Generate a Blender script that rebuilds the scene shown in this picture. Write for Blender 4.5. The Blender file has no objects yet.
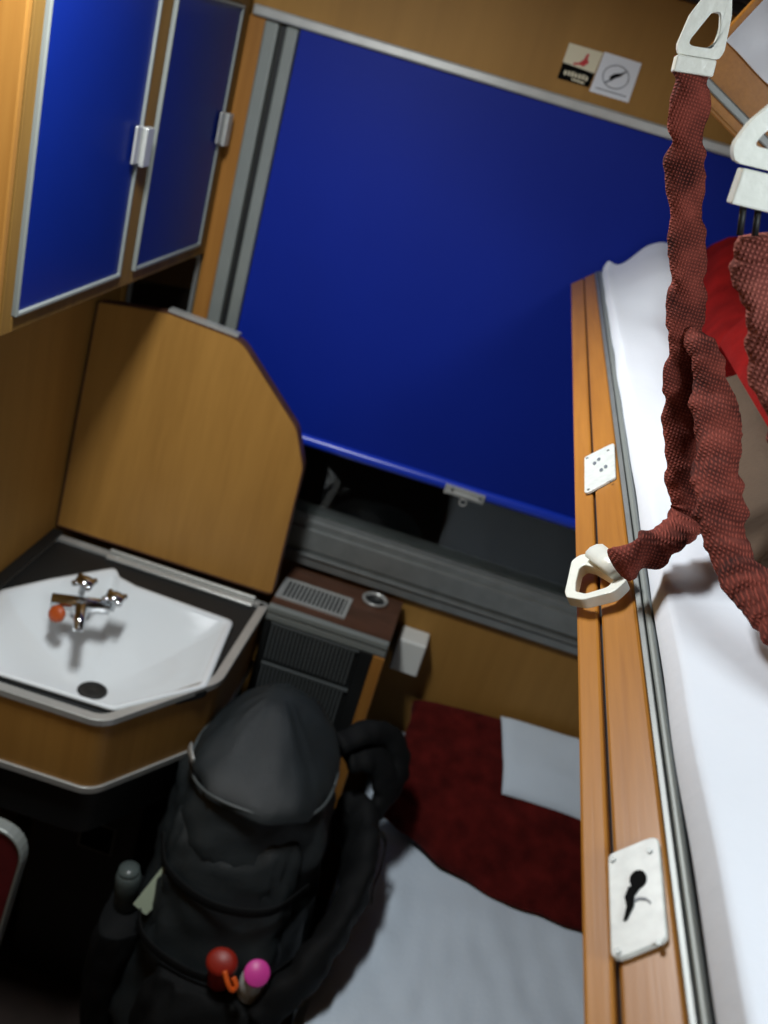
import bpy, bmesh, math, random
from mathutils import Vector, Matrix, noise
random.seed(7)
SC = bpy.context.scene
LAMP, READ = 12.5, 27.
COL = SC.collection
PI = math.pi

# ---------------------------------------------------------------- materials
def lin(c):
    return tuple(((v/255)/12.92 if v/255 <= .04045 else ((v/255+.055)/1.055)**2.4) for v in c)

def base_mat(name):
    m = bpy.data.materials.new(name); m.use_nodes = True
    nt = m.node_tree
    return m, nt, nt.nodes['Principled BSDF']

def plain(name, rgb, rough=.5, metal=0., bump=0., bscale=200., var=.0, vscale=8., spec=.5, sheen=0.):
    m, nt, p = base_mat(name)
    p.inputs['Roughness'].default_value = rough
    p.inputs['Metallic'].default_value = metal
    p.inputs['Specular IOR Level'].default_value = spec
    if sheen: p.inputs['Sheen Weight'].default_value = sheen
    c = lin(rgb)
    tc = nt.nodes.new('ShaderNodeTexCoord')
    n = nt.nodes.new('ShaderNodeTexNoise'); n.inputs['Scale'].default_value = vscale; n.inputs['Detail'].default_value = 5
    nt.links.new(tc.outputs['Object'], n.inputs['Vector'])
    r = nt.nodes.new('ShaderNodeValToRGB')
    r.color_ramp.elements[0].position = .3; r.color_ramp.elements[1].position = .7
    r.color_ramp.elements[0].color = tuple(v*(1-var) for v in c)+(1,)
    r.color_ramp.elements[1].color = tuple(min(1, v*(1+var*.6)) for v in c)+(1,)
    nt.links.new(n.outputs['Fac'], r.inputs['Fac'])
    nt.links.new(r.outputs['Color'], p.inputs['Base Color'])
    if bump:
        n2 = nt.nodes.new('ShaderNodeTexNoise'); n2.inputs['Scale'].default_value = bscale; n2.inputs['Detail'].default_value = 4
        nt.links.new(tc.outputs['Object'], n2.inputs['Vector'])
        b = nt.nodes.new('ShaderNodeBump'); b.inputs['Strength'].default_value = bump; b.inputs['Distance'].default_value = .004
        nt.links.new(n2.outputs['Fac'], b.inputs['Height']); nt.links.new(b.outputs['Normal'], p.inputs['Normal'])
    return m

def wood(name, dark, light, scale=(18, 18, 1.2), rough=.42, rings=.5):
    m, nt, p = base_mat(name)
    p.inputs['Roughness'].default_value = rough
    p.inputs['Specular IOR Level'].default_value = .3
    tc = nt.nodes.new('ShaderNodeTexCoord'); mp = nt.nodes.new('ShaderNodeMapping')
    mp.inputs['Scale'].default_value = scale
    nt.links.new(tc.outputs['Object'], mp.inputs['Vector'])
    n1 = nt.nodes.new('ShaderNodeTexNoise'); n1.inputs['Scale'].default_value = 1; n1.inputs['Detail'].default_value = 8; n1.inputs['Roughness'].default_value = .62
    n1.inputs['Distortion'].default_value = .5
    n2 = nt.nodes.new('ShaderNodeTexNoise'); n2.inputs['Scale'].default_value = 6; n2.inputs['Detail'].default_value = 6
    nt.links.new(mp.outputs['Vector'], n1.inputs['Vector']); nt.links.new(mp.outputs['Vector'], n2.inputs['Vector'])
    mx = nt.nodes.new('ShaderNodeMix'); mx.inputs[0].default_value = .35
    nt.links.new(n1.outputs['Fac'], mx.inputs[2]); nt.links.new(n2.outputs['Fac'], mx.inputs[3])
    r = nt.nodes.new('ShaderNodeValToRGB')
    r.color_ramp.elements[0].position = .5-.28*rings; r.color_ramp.elements[1].position = .5+.28*rings
    r.color_ramp.elements[0].color = lin(dark)+(1,); r.color_ramp.elements[1].color = lin(light)+(1,)
    nt.links.new(mx.outputs[0], r.inputs['Fac']); nt.links.new(r.outputs['Color'], p.inputs['Base Color'])
    b = nt.nodes.new('ShaderNodeBump'); b.inputs['Strength'].default_value = .08; b.inputs['Distance'].default_value = .002
    nt.links.new(mx.outputs[0], b.inputs['Height']); nt.links.new(b.outputs['Normal'], p.inputs['Normal'])
    return m

def woven(name, c1, c2, s=420., bump=.7, rough=.9):
    """coarse woven webbing: two crossed wave textures"""
    m, nt, p = base_mat(name)
    p.inputs['Roughness'].default_value = rough; p.inputs['Specular IOR Level'].default_value = .2
    tc = nt.nodes.new('ShaderNodeTexCoord')
    ws = []
    for ax in ('X', 'Z'):
        w = nt.nodes.new('ShaderNodeTexWave'); w.bands_direction = ax; w.inputs['Scale'].default_value = s/6.28; w.inputs['Distortion'].default_value = 1.5
        w.inputs['Detail'].default_value = 1
        nt.links.new(tc.outputs['Object'], w.inputs['Vector']); ws.append(w)
    mu = nt.nodes.new('ShaderNodeMath'); mu.operation = 'MULTIPLY'
    nt.links.new(ws[0].outputs['Fac'], mu.inputs[0]); nt.links.new(ws[1].outputs['Fac'], mu.inputs[1])
    n = nt.nodes.new('ShaderNodeTexNoise'); n.inputs['Scale'].default_value = 45; n.inputs['Detail'].default_value = 5
    nt.links.new(tc.outputs['Object'], n.inputs['Vector'])
    ad = nt.nodes.new('ShaderNodeMath'); ad.operation = 'MULTIPLY_ADD'; ad.inputs[1].default_value = .45
    nt.links.new(mu.outputs[0], ad.inputs[0]); nt.links.new(n.outputs['Fac'], ad.inputs[2])
    r = nt.nodes.new('ShaderNodeValToRGB'); r.color_ramp.elements[0].position = .3; r.color_ramp.elements[1].position = .85
    r.color_ramp.elements[0].color = lin(c1)+(1,); r.color_ramp.elements[1].color = lin(c2)+(1,)
    nt.links.new(ad.outputs[0], r.inputs['Fac']); nt.links.new(r.outputs['Color'], p.inputs['Base Color'])
    b = nt.nodes.new('ShaderNodeBump'); b.inputs['Strength'].default_value = bump; b.inputs['Distance'].default_value = .002
    nt.links.new(ad.outputs[0], b.inputs['Height']); nt.links.new(b.outputs['Normal'], p.inputs['Normal'])
    return m

def glass_mat(name):
    m, nt, p = base_mat(name)
    p.inputs['Base Color'].default_value = (.85, .9, .9, 1); p.inputs['Roughness'].default_value = .02
    p.inputs['Transmission Weight'].default_value = 1; p.inputs['IOR'].default_value = 1.5
    return m

M = dict(
    panel=wood('wood_wall_panel', (142, 104, 48), (168, 126, 62), (9, 9, .7), rings=.9, rough=.6),
    lidwood=wood('wood_lid', (148, 106, 50), (178, 132, 66), (16, 16, .5), rings=1.0, rough=.38),
    post=wood('wood_post', (142, 94, 40), (164, 114, 54), (30, 30, 1)),
    rail=wood('wood_rail_varnished', (146, 92, 30), (190, 130, 52), (55, 2.0, 55), rough=.33, rings=1.0),
    cabwood=wood('wood_cabinet', (98, 72, 30), (126, 94, 40), (14, 14, .8), rough=.65),
    cabend=wood('wood_cabinet_end', (138, 96, 42), (160, 116, 56), (16, 16, .8)),
    darkwood=wood('wood_dark_brown', (70, 46, 32), (94, 62, 46), (4, 20, 20)),
    ceiling=plain('ceiling_laminate', (158, 152, 138), .6, var=.05),
    floor=plain('floor_linoleum', (50, 38, 32), .6, var=.2, vscale=30, bump=.1),
    rearwall=plain('wall_laminate_beige', (112, 86, 52), .6, var=.1),
    bluecloth=plain('blind_vinyl_blue', (5, 34, 138), .55, var=.05, vscale=5, bump=.05, bscale=60, spec=.2),
    bluehem=plain('hem_vinyl_blue', (24, 58, 190), .3, spec=.6),
    blueglass=plain('cabinet_panel_blue', (7, 30, 108), .38, var=.06, spec=.25),
    alu=plain('aluminium_satin', (190, 192, 188), .34, .45, var=.08, vscale=40),
    aludark=plain('aluminium_grey', (136, 140, 138), .42, .45, var=.12, vscale=30),
    greypaint=plain('grey_painted_metal', (132, 138, 134), .45, .2, var=.08),
    chrome=plain('chrome', (205, 208, 210), .12, 1.),
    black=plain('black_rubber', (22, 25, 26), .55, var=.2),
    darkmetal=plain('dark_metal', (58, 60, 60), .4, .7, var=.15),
    heatgrille=plain('heater_grey', (112, 118, 118), .45, .5, var=.15),
    ceramic=plain('ceramic_white', (226, 232, 234), .12, spec=.6),
    whiteplastic=plain('plastic_white', (226, 228, 222), .35, var=.04),
    whitemetal=plain('white_enamel', (236, 240, 230), .3, var=.03, vscale=120, bump=.1, bscale=220),
    plate=plain('plate_white_chipped', (216, 222, 218), .35, var=.12, vscale=150),
    sheet=plain('cotton_sheet_white', (226, 232, 240), .85, var=.03, bump=.12, bscale=90, spec=.2, sheen=.2),
    linen=plain('linen_pale_grey', (212, 226, 238), .85, var=.05, bump=.2, bscale=120, spec=.2),
    blanket=plain('blanket_burgundy', (82, 20, 17), .95, var=.45, vscale=26, bump=.5, bscale=260, spec=.1, sheen=.05),
    redblanket=plain('blanket_red', (122, 18, 16), .95, var=.35, vscale=22, bump=.5, bscale=220, spec=.08),
    brownblanket=plain('blanket_grey_brown', (92, 78, 66), .95, var=.15, bump=.3, bscale=200, spec=.1),
    strap=woven('webbing_red', (46, 20, 18), (146, 72, 60), 1000.),
    strap2=woven('webbing_pink_red', (80, 34, 30), (166, 96, 84), 900.),
    packcloth=plain('pack_nylon_black', (34, 40, 42), .5, var=.2, vscale=14, bump=.35, bscale=500, spec=.45),
    packdark=plain('pack_nylon_dark', (15, 17, 18), .75, var=.25, bump=.3, bscale=400, spec=.2),
    packpipe=plain('pack_piping_grey', (74, 80, 80), .5),
    maroon=plain('vinyl_maroon', (98, 24, 30), .5, var=.2, vscale=20, bump=.2),
    pink=plain('plastic_pink', (226, 70, 168), .4),
    red=plain('plastic_red', (150, 36, 22), .45),
    orange=plain('plastic_orange', (226, 96, 28), .5),
    orangecap=plain('tap_cap_orange', (176, 78, 28), .4),
    bottle=plain('bottle_grey_clear', (84, 94, 92), .3),
    greenpaper=plain('paper_pale_green', (196, 214, 188), .7),
    cream=plain('sticker_cream', (224, 218, 188), .5),
    white=plain('sticker_white', (226, 232, 238), .5),
    inkblack=plain('ink_black', (14, 15, 15), .8, spec=.05),
    inkgrey=plain('ink_grey', (104, 112, 120), .5),
    inkred=plain('ink_red', (196, 40, 44), .5),
    litpatch=plain('lit_patch_beige', (150, 130, 96), .5, var=.1),
    mirror=plain('mirror_dark', (70, 66, 60), .08, .9),
    diffuser=plain('lamp_diffuser', (240, 240, 235), .4),
    glass=glass_mat('window_glass'),
    night=plain('night_ground', (20, 22, 24), .9),
)

# ---------------------------------------------------------------- builders
def tag(o, label=None, cat=None, group=None, kind=None):
    if label: o['label'] = label
    if cat: o['category'] = cat
    if group: o['group'] = group
    if kind: o['kind'] = kind
    return o

def thing(name, loc, label, cat, group=None):
    o = bpy.data.objects.new(name, None); COL.objects.link(o); o.location = loc
    o.empty_display_size = .05
    return tag(o, label, cat, group)

def wloc(o):
    v = Vector((0, 0, 0))
    while o: v += o.location; o = o.parent
    return v

def obj(name, bm, mat, parent=None, smooth=False, recalc=True):
    if recalc: bmesh.ops.recalc_face_normals(bm, faces=bm.faces[:])
    if parent:
        off = wloc(parent)
        for v in bm.verts: v.co -= off
    me = bpy.data.meshes.new(name); bm.to_mesh(me); bm.free()
    mats = mat if isinstance(mat, (list, tuple)) else [mat]
    for m in mats: me.materials.append(M[m])
    o = bpy.data.objects.new(name, me); COL.objects.link(o)
    if smooth:
        for p in me.polygons: p.use_smooth = True
    if parent: o.parent = parent
    return o

def smooth_by_angle(o, deg=40):
    me = o.data
    for p in me.polygons: p.use_smooth = True
    bm = bmesh.new(); bm.from_mesh(me)
    for e in bm.edges:
        if len(e.link_faces) == 2 and e.calc_face_angle(0) > math.radians(deg): e.smooth = False
    bm.to_mesh(me); bm.free()
    return o

def bevel(o, w=.003, seg=2):
    b = o.modifiers.new('bevel', 'BEVEL'); b.width = w; b.segments = seg; b.limit_method = 'ANGLE'; b.angle_limit = math.radians(35)
    return o

def box(bm, x0, x1, y0, y1, z0, z1):
    vs = [bm.verts.new((x, y, z)) for z in (z0, z1) for y in (y0, y1) for x in (x0, x1)]
    for f in ((0, 2, 3, 1), (4, 5, 7, 6), (0, 1, 5, 4), (1, 3, 7, 5), (3, 2, 6, 7), (2, 0, 4, 6)):
        bm.faces.new([vs[i] for i in f])
    return bm

def bx(name, x0, x1, y0, y1, z0, z1, mat, parent=None, bev=.002):
    o = obj(name, box(bmesh.new(), x0, x1, y0, y1, z0, z1), mat, parent)
    if bev: bevel(o, bev)
    return o

def prism(bm, poly, fa, fb):
    """extrude a 2D polygon: fa/fb map a 2D point to the near and far 3D point"""
    a = [bm.verts.new(fa(p)) for p in poly]; b = [bm.verts.new(fb(p)) for p in poly]
    bm.faces.new(a); bm.faces.new(b[::-1])
    n = len(poly)
    for i in range(n):
        bm.faces.new((a[i], b[i], b[(i+1) % n], a[(i+1) % n]))
    return bm

def ring_prism(bm, outer, inner, fa, fb):
    """prism with a hole; outer and inner have the same count"""
    n = len(outer)
    oa = [bm.verts.new(fa(p)) for p in outer]; ob = [bm.verts.new(fb(p)) for p in outer]
    ia = [bm.verts.new(fa(p)) for p in inner]; ib = [bm.verts.new(fb(p)) for p in inner]
    for i in range(n):
        j = (i+1) % n
        bm.faces.new((oa[i], oa[j], ia[j], ia[i])); bm.faces.new((ob[i], ib[i], ib[j], ob[j]))
        bm.faces.new((oa[i], ob[i], ob[j], oa[j])); bm.faces.new((ia[i], ia[j], ib[j], ib[i]))
    return bm

def round_poly(poly, radii, seg=6):
    out = []
    n = len(poly)
    for i, p in enumerate(poly):
        r = radii[i] if isinstance(radii, (list, tuple)) else radii
        p = Vector(p); a = Vector(poly[i-1]); b = Vector(poly[(i+1) % n])
        if r <= 0: out.append(tuple(p)); continue
        u = (a-p); w = (b-p); lu, lw = u.length, w.length; u.normalize(); w.normalize()
        ang = u.angle(w); d = min(r/math.tan(ang/2), lu*.48, lw*.48)
        s, e = p+u*d, p+w*d
        for k in range(seg+1):
            t = k/seg
            q = s*(1-t)**2+p*2*t*(1-t)+e*t*t
            out.append(tuple(q))
    return out

def inset(poly, d):
    """offset a counter-clockwise or clockwise polygon inward by d"""
    n = len(poly); area = sum(poly[i][0]*poly[(i+1) % n][1]-poly[(i+1) % n][0]*poly[i][1] for i in range(n))
    s = 1 if area > 0 else -1
    out = []
    for i in range(n):
        p = Vector(poly[i]); a = Vector(poly[i-1]); b = Vector(poly[(i+1) % n])
        e1 = (p-a).normalized(); e2 = (b-p).normalized()
        n1 = Vector((-e1.y, e1.x))*s; n2 = Vector((-e2.y, e2.x))*s
        m = (n1+n2); L = m.length
        if L < 1e-6: out.append(tuple(p+n1*d)); continue
        m.normalize(); out.append(tuple(p+m*d/max(.4, m.dot(n1))))
    return out

def resample(poly, n):
    pts = [Vector(p) for p in poly]+[Vector(poly[0])]
    L = [0]
    for i in range(1, len(pts)): L.append(L[-1]+(pts[i]-pts[i-1]).length)
    out = []; k = 0
    for i in range(n):
        s = L[-1]*i/n
        while L[k+1] < s: k += 1
        t = (s-L[k])/max(1e-9, L[k+1]-L[k]); out.append(tuple(pts[k].lerp(pts[k+1], t)))
    return out

def catmull(pts, n):
    P = [Vector(p) for p in pts]; P = [P[0]*2-P[1]]+P+[P[-1]*2-P[-2]]
    out = []; segs = len(P)-3
    for i in range(n+1):
        u = i/n*segs; k = min(int(u), segs-1); t = u-k
        a, b, c, d = P[k:k+4]
        out.append(.5*((2*b)+(c-a)*t+(2*a-5*b+4*c-d)*t*t+(3*b-a-3*c+d)*t**3))
    return out

def tube(bm, path, rad, seg=10, flat=None, side=None, caps=True):
    """sweep an ellipse: rad = half width (float or f(t)), flat = half thickness; side fixes the width direction"""
    n = len(path); rings = []
    prev = None
    for i, p in enumerate(path):
        t = (path[min(i+1, n-1)]-path[max(i-1, 0)]).normalized()
        if side is not None: s = Vector(side(i/(n-1)) if callable(side) else side)
        elif prev is not None: s = prev
        else: s = Vector((1, 0, 0)) if abs(t.x) < .8 else Vector((0, 1, 0))
        s = (s-t*s.dot(t)).normalized(); prev = s
        nn = t.cross(s)
        r = rad(i/(n-1)) if callable(rad) else rad
        f = (flat(i/(n-1)) if callable(flat) else flat) if flat else r
        rings.append([bm.verts.new(p+s*r*math.cos(a)+nn*f*math.sin(a)) for a in [2*PI*k/seg for k in range(seg)]])
    for a, b in zip(rings, rings[1:]):
        for k in range(seg): bm.faces.new((a[k], a[(k+1) % seg], b[(k+1) % seg], b[k]))
    if caps: bm.faces.new(rings[0][::-1]); bm.faces.new(rings[-1])
    return bm

def cyl(bm, a, b, r, seg=16, r2=None):
    a, b = Vector(a), Vector(b)
    return tube(bm, [a, b], (lambda t: r+(r2-r)*t) if r2 is not None else r, seg)

def lathe(bm, prof, origin, axis=(0, 0, 1), seg=24):
    ax = Vector(axis).normalized(); s = ax.orthogonal().normalized(); q = ax.cross(s); o = Vector(origin)
    rings = []
    for r, h in prof:
        rings.append([bm.verts.new(o+ax*h+(s*math.cos(2*PI*k/seg)+q*math.sin(2*PI*k/seg))*max(r, 1e-4)) for k in range(seg)])
    for a, b in zip(rings, rings[1:]):
        for k in range(seg): bm.faces.new((a[k], a[(k+1) % seg], b[(k+1) % seg], b[k]))
    bm.faces.new(rings[0][::-1]); bm.faces.new(rings[-1])
    return bm

def grid(bm, f, nu, nv, close=None):
    vs = [[bm.verts.new(f(i/nu, j/nv)) for j in range(nv+1)] for i in range(nu+1)]
    for i in range(nu):
        for j in range(nv): bm.faces.new((vs[i][j], vs[i+1][j], vs[i+1][j+1], vs[i][j+1]))
    return vs

def slab(name, top, bot, nu, nv, mat, parent=None):
    """a closed cloth-like solid between two height functions top(u,v), bot(u,v)"""
    bm = bmesh.new()
    a = grid(bm, top, nu, nv); b = grid(bm, bot, nu, nv)
    for i in range(nu):
        bm.faces.new((a[i][0], b[i][0], b[i+1][0], a[i+1][0])); bm.faces.new((a[i][nv], a[i+1][nv], b[i+1][nv], b[i][nv]))
    for j in range(nv):
        bm.faces.new((a[0][j], a[0][j+1], b[0][j+1], b[0][j])); bm.faces.new((a[nu][j], b[nu][j], b[nu][j+1], a[nu][j+1]))
    o = obj(name, bm, mat, parent); smooth_by_angle(o, 60)
    return o

def nz(x, y, z=0., s=1.): return noise.noise(Vector((x*s, y*s, z)))
def sst(a, b, x):
    t = max(0., min(1., (x-a)/(b-a))); return t*t*(3-2*t)
def interp(x, pts):
    if x <= pts[0][0]: return pts[0][1]
    for (x0, y0), (x1, y1) in zip(pts, pts[1:]):
        if x <= x1:
            t = (x-x0)/(x1-x0); t = t*t*(3-2*t)*.5+t*.5; return y0+(y1-y0)*t
    return pts[-1][1]

# ---------------------------------------------------------------- the room
XL, XR, YW, YR, ZC = -.712, .82, 1.80, -1.05, 2.12
WX0, WX1, WZ0, WZ1 = -.50, .66, .96, 1.85     # window opening
def struct(name, bm, mat, bev=0):
    o = obj(name, bm, mat); o['kind'] = 'structure'
    if bev: bevel(o, bev)
    return o
struct('floor', box(bmesh.new(), XL-.1, XR+.1, YR-.1, YW+.1, -.05, 0), 'floor')
struct('ceiling', box(bmesh.new(), XL-.1, XR+.1, YR-.1, YW+.1, ZC, ZC+.05), 'ceiling')
struct('wall_left', box(bmesh.new(), XL-.06, XL, YR-.06, YW+.06, 0, ZC), 'panel')
struct('wall_right', box(bmesh.new(), XR, XR+.06, YR-.06, YW+.06, 0, ZC), 'rearwall')
struct('wall_rear', box(bmesh.new(), XL, XR, YR-.06, YR, 0, ZC), 'rearwall')
b = bmesh.new()
box(b, XL, XR, YW, YW+.08, 0, WZ0); box(b, XL, XR, YW, YW+.08, WZ1, ZC)
box(b, XL, WX0, YW, YW+.08, WZ0, WZ1); box(b, WX1, XR, YW, YW+.08, WZ0, WZ1)
struct('wall_window', b, 'panel')
# the bright wooden post between the cupboard and the window rails
struct('trim_1', box(bmesh.new(), -.562, -.531, YW-.012, YW, .86, 1.838), 'post', .003)
# metal bar along the top of the window
struct('trim_2', box(bmesh.new(), -.555, XR, YW-.022, YW, 1.838, 1.856), 'alu', .004)
# grey moulding under the ceiling
b = bmesh.new(); box(b, XL, XR, YW-.03, YW, 2.035, ZC); box(b, XL, XR, YW-.045, YW-.03, 2.05, 2.075)
struct('trim_3', b, 'darkmetal', .003)

win = bpy.data.objects.new('window_1', None); COL.objects.link(win); win.location = (.08, YW, WZ0); win['kind'] = 'structure'
b = bmesh.new(); box(b, WX0, WX1, YW+.028, YW+.034, WZ0, WZ1); obj('pane', b, 'glass', win)
b = bmesh.new()
for (z0, z1, y0) in ((.951, .968, -.002), (.903, .9495, -.010), (.8885, .8945, -.016), (.866, .8865, -.011)):
    box(b, -.53, XR, YW+y0-.003, YW+.0, z0, z1)
box(b, -.53, XR, YW-.006, YW, .8675, .966)
box(b, WX0, WX1, YW+.0002, YW+.027, .9605, .966); box(b, WX0, WX1, YW+.035, YW+.079, .9605, .966)
bevel(obj('sill', b, 'aludark', win), .0025)
b = bmesh.new(); box(b, -.531, -.506, YW-.020, YW, .95, 1.836); box(b, -.492, -.470, YW-.026, YW, .95, 1.836)
bevel(obj('guide_rail', b, 'greypaint', win), .004)
b = bmesh.new(); box(b, -.5055, -.4925, YW-.004, YW, .97, 1.836); obj('rail_gap', b, 'black', win)
b = bmesh.new(); box(b, .655, .70, YW-.024, YW, .95, 1.836); obj('guide_rail', b, 'greypaint', win)
# the night outside the pane
b = bmesh.new(); box(b, -3, 3, 3.2, 3.3, -1, 4); struct('wall_outside', b, 'night')

# ---------------------------------------------------------------- roller blind
bl = thing('roller_blind', (.09, YW-.012, 1.13), 'blue roller blind pulled most of the way down the window', 'blind')
def bt(y):
    def f(u, v):
        x = -.4685+u*1.12; z = 1.140+v*.697
        w = .0025*nz(x*2.2, z*1.6, 3)+.0012*math.sin(x*9+z*2)
        pull = .003*math.exp(-((x-.04)/.10)**2)*(1-v)**3
        return Vector((x, YW+y+w-pull, z+.0025*math.sin(x*5)*(1-v)))
    return f
slab('fabric', bt(-.0145), bt(-.0132), 80, 40, 'bluecloth', bl)
b = bmesh.new(); tube(b, [Vector((x, YW-.014, 1.1375+.0025*math.sin(x*5))) for x in [-.4685+1.12*i/40 for i in range(41)]], .0115, 12)
obj('hem', b, 'bluehem', bl, True)
b = bmesh.new(); box(b, -.002, .078, YW-.030, YW-.022, 1.124, 1.143); box(b, .004, .072, YW-.036, YW-.030, 1.128, 1.134)
cyl(b, (.010, YW-.033, 1.141), (.010, YW-.038, 1.141), .004, 10); cyl(b, (.066, YW-.033, 1.141), (.066, YW-.038, 1.141), .004, 10)
tube(b, [Vector((.040+.007*math.cos(a), YW-.032, 1.118+.007*math.sin(a))) for a in [2*PI*k/16 for k in range(17)]], .0016, 6)
bevel(obj('pull_handle', b, 'alu', bl), .0012, 1)

# ---------------------------------------------------------------- stickers over the window
def flat(bm, pts, y, th=.0006):
    return prism(bm, pts, lambda p: Vector((p[0], y, p[1])), lambda p: Vector((p[0], y-th, p[1])))
s = thing('sticker', (-.006, YW, 1.905), 'small cream and black square sticker with a red mark, on the wood over the blind', 'sticker')
b = bmesh.new(); flat(b, [(-.035, 1.878), (.019, 1.878), (.024, 1.933), (-.033, 1.933)], YW-.0002); obj('backing', b, 'cream', s)
b = bmesh.new(); flat(b, [(-.035, 1.878), (.019, 1.878), (.021, 1.900), (-.034, 1.903)], YW-.0010); obj('black_band', b, 'inkblack', s)
b = bmesh.new()
for i in range(7):
    x = -.027+i*.006; flat(b, [(x, 1.8865+.001*(i % 2)), (x+.004, 1.8855), (x+.0045, 1.8915+.0015*(i % 3)), (x+.0005, 1.8935)], YW-.0018)
flat(b, [(-.012, 1.8815), (.010, 1.8805), (.010, 1.8832), (-.012, 1.884)], YW-.0018)
obj('lettering', b, 'cream', s)
b = bmesh.new()
flat(b, round_poly([(-.010, 1.907), (.000, 1.905), (.007, 1.913), (.001, 1.920), (-.004, 1.914)], .002, 3), YW-.0010)
flat(b, [(-.002, 1.917), (.003, 1.918), (.004, 1.925), (.000, 1.925)], YW-.0010); flat(b, [(-.016, 1.9035), (-.007, 1.906), (-.008, 1.909), (-.017, 1.907)], YW-.0010)
obj('red_mark', b, 'inkred', s)
s = thing('sticker', (.055, YW, 1.904), 'white square notice sticker with a grey crossed-out drawing, over the blind', 'sticker')
b = bmesh.new(); flat(b, [(.022, 1.873), (.089, 1.873), (.0885, 1.934), (.0255, 1.935)], YW-.0004); obj('backing', b, 'white', s)
b = bmesh.new()
ring_prism(b, [(.056+.022*math.cos(a), 1.904+.018*math.sin(a)) for a in [2*PI*k/28 for k in range(28)]], [(.056+.0205*math.cos(a), 1.904+.0165*math.sin(a)) for a in [2*PI*k/28 for k in range(28)]],
           lambda p: Vector((p[0], YW-.0012, p[1])), lambda p: Vector((p[0], YW-.0018, p[1])))
flat(b, [(.040, 1.8915), (.042, 1.890), (.072, 1.9165), (.070, 1.918)], YW-.0013); flat(b, [(.030, 1.880), (.082, 1.880), (.082, 1.8815), (.030, 1.8815)], YW-.0013)
obj('outline', b, 'inkgrey', s)
b = bmesh.new(); flat(b, [(.046, 1.902), (.050, 1.896), (.054, 1.902), (.062, 1.906), (.068, 1.914), (.058, 1.910), (.052, 1.908)], YW-.0021); obj('dark_figure', b, 'inkblack', s)

# ---------------------------------------------------------------- wall cupboard with two blue doors
cb = thing('wall_cupboard', (-.63, 1.43, 1.425), 'wooden wall cupboard with two blue doors above the washbasin', 'cupboard')
CY0, CY1, CZ0 = 1.055, 1.795, 1.425
bevel(obj('body', box(bmesh.new(), XL+.001, -.566, CY0+.012, CY1, CZ0, ZC-.001), 'cabwood', cb), .002)
bevel(obj('end_panel', box(bmesh.new(), XL+.001, -.562, CY0, CY0+.011, CZ0-.002, ZC-.001), 'cabend', cb), .002)
def cup_door(y0, y1, hy, hz):
    x = -.5655; z0, z1 = 1.447, 1.848
    d = obj('door', box(bmesh.new(), x, x+.006, y0+.004, y1-.004, z0+.004, z1-.004), 'blueglass', cb)
    b = bmesh.new()
    O = [(y0, z0), (y1, z0), (y1, z1), (y0, z1)]
    ring_prism(b, O, inset(O, .0055), lambda p: Vector((x-.0002, p[0], p[1])), lambda p: Vector((x+.010, p[0], p[1])))
    bevel(obj('door_frame', b, 'greypaint', d), .0015)
    b = bmesh.new(); box(b, x+.0102, x+.014, hy-.028, hy-.004, hz-.026, hz+.026); box(b, x+.0102, x+.019, hy-.0035, hy+.022, hz-.030, hz+.024)
    bevel(obj('handle', b, 'alu', d), .0015)
cup_door(1.092, 1.395, 1.392, 1.640); cup_door(1.447, 1.742, 1.740, 1.655)
for (y0, y1) in ((1.067, 1.090), (1.397, 1.445), (1.744, 1.794)):
    bevel(obj('stile', box(bmesh.new(), -.5655, -.5605, y0, y1, 1.427, ZC-.002), 'cabwood', cb), .001)
for (z0, z1) in ((1.427, 1.446), (1.849, 1.90)):
    for (y0, y1) in ((1.091, 1.396), (1.446, 1.743)):
        bevel(obj('rail', box(bmesh.new(), -.5655, -.5605, y0, y1, z0, z1), 'cabwood', cb), .001)

# dark mirror in the niche under the cupboard
mr = thing('wall_mirror', (-.63, YW, 1.20), 'small dark mirror with metal edges in the niche under the cupboard', 'mirror')
obj('pane', box(bmesh.new(), -.690, -.572, YW-.006, YW-.001, 1.20, 1.415), 'mirror', mr)
b = bmesh.new(); O = [(-.695, 1.195), (-.566, 1.195), (-.566, 1.42), (-.695, 1.42)]
ring_prism(b, O, inset(O, .007), lambda p: Vector((p[0], YW-.001, p[1])), lambda p: Vector((p[0], YW-.012, p[1])))
obj('frame', b, 'aludark', mr)

# ---------------------------------------------------------------- washbasin unit
wb = thing('washbasin_unit', (-.48, 1.40, 0), 'corner washbasin with raised wooden lid, chrome tap and wood front', 'washbasin')
CT = .842
outer = round_poly([(-.710, 1.640), (-.710, 1.157), (-.383, 1.163), (-.258, 1.355), (-.256, 1.640)], [0, 0, .05, .07, .012], 6)
basin = [(-.660, 1.515), (-.640, 1.480), (-.548, 1.588), (-.538, 1.562), (-.492, 1.550), (-.298, 1.542), (-.274, 1.325), (-.382, 1.200), (-.580, 1.188), (-.680, 1.186), (-.685, 1.30)]
basin = [(-.684, 1.40), (-.632, 1.482), (-.552, 1.588), (-.536, 1.560), (-.495, 1.548), (-.298, 1.540), (-.275, 1.328), (-.382, 1.199), (-.566, 1.191), (-.684, 1.189)]
basin_r = round_poly(basin, [.02, .012, .012, .012, .02, .014, .02, .02, .01, .02], 5)
bo = resample(basin_r, 120)
def P(z0, z1): return (lambda p: Vector((p[0], p[1], z0))), (lambda p: Vector((p[0], p[1], z1)))
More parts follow.
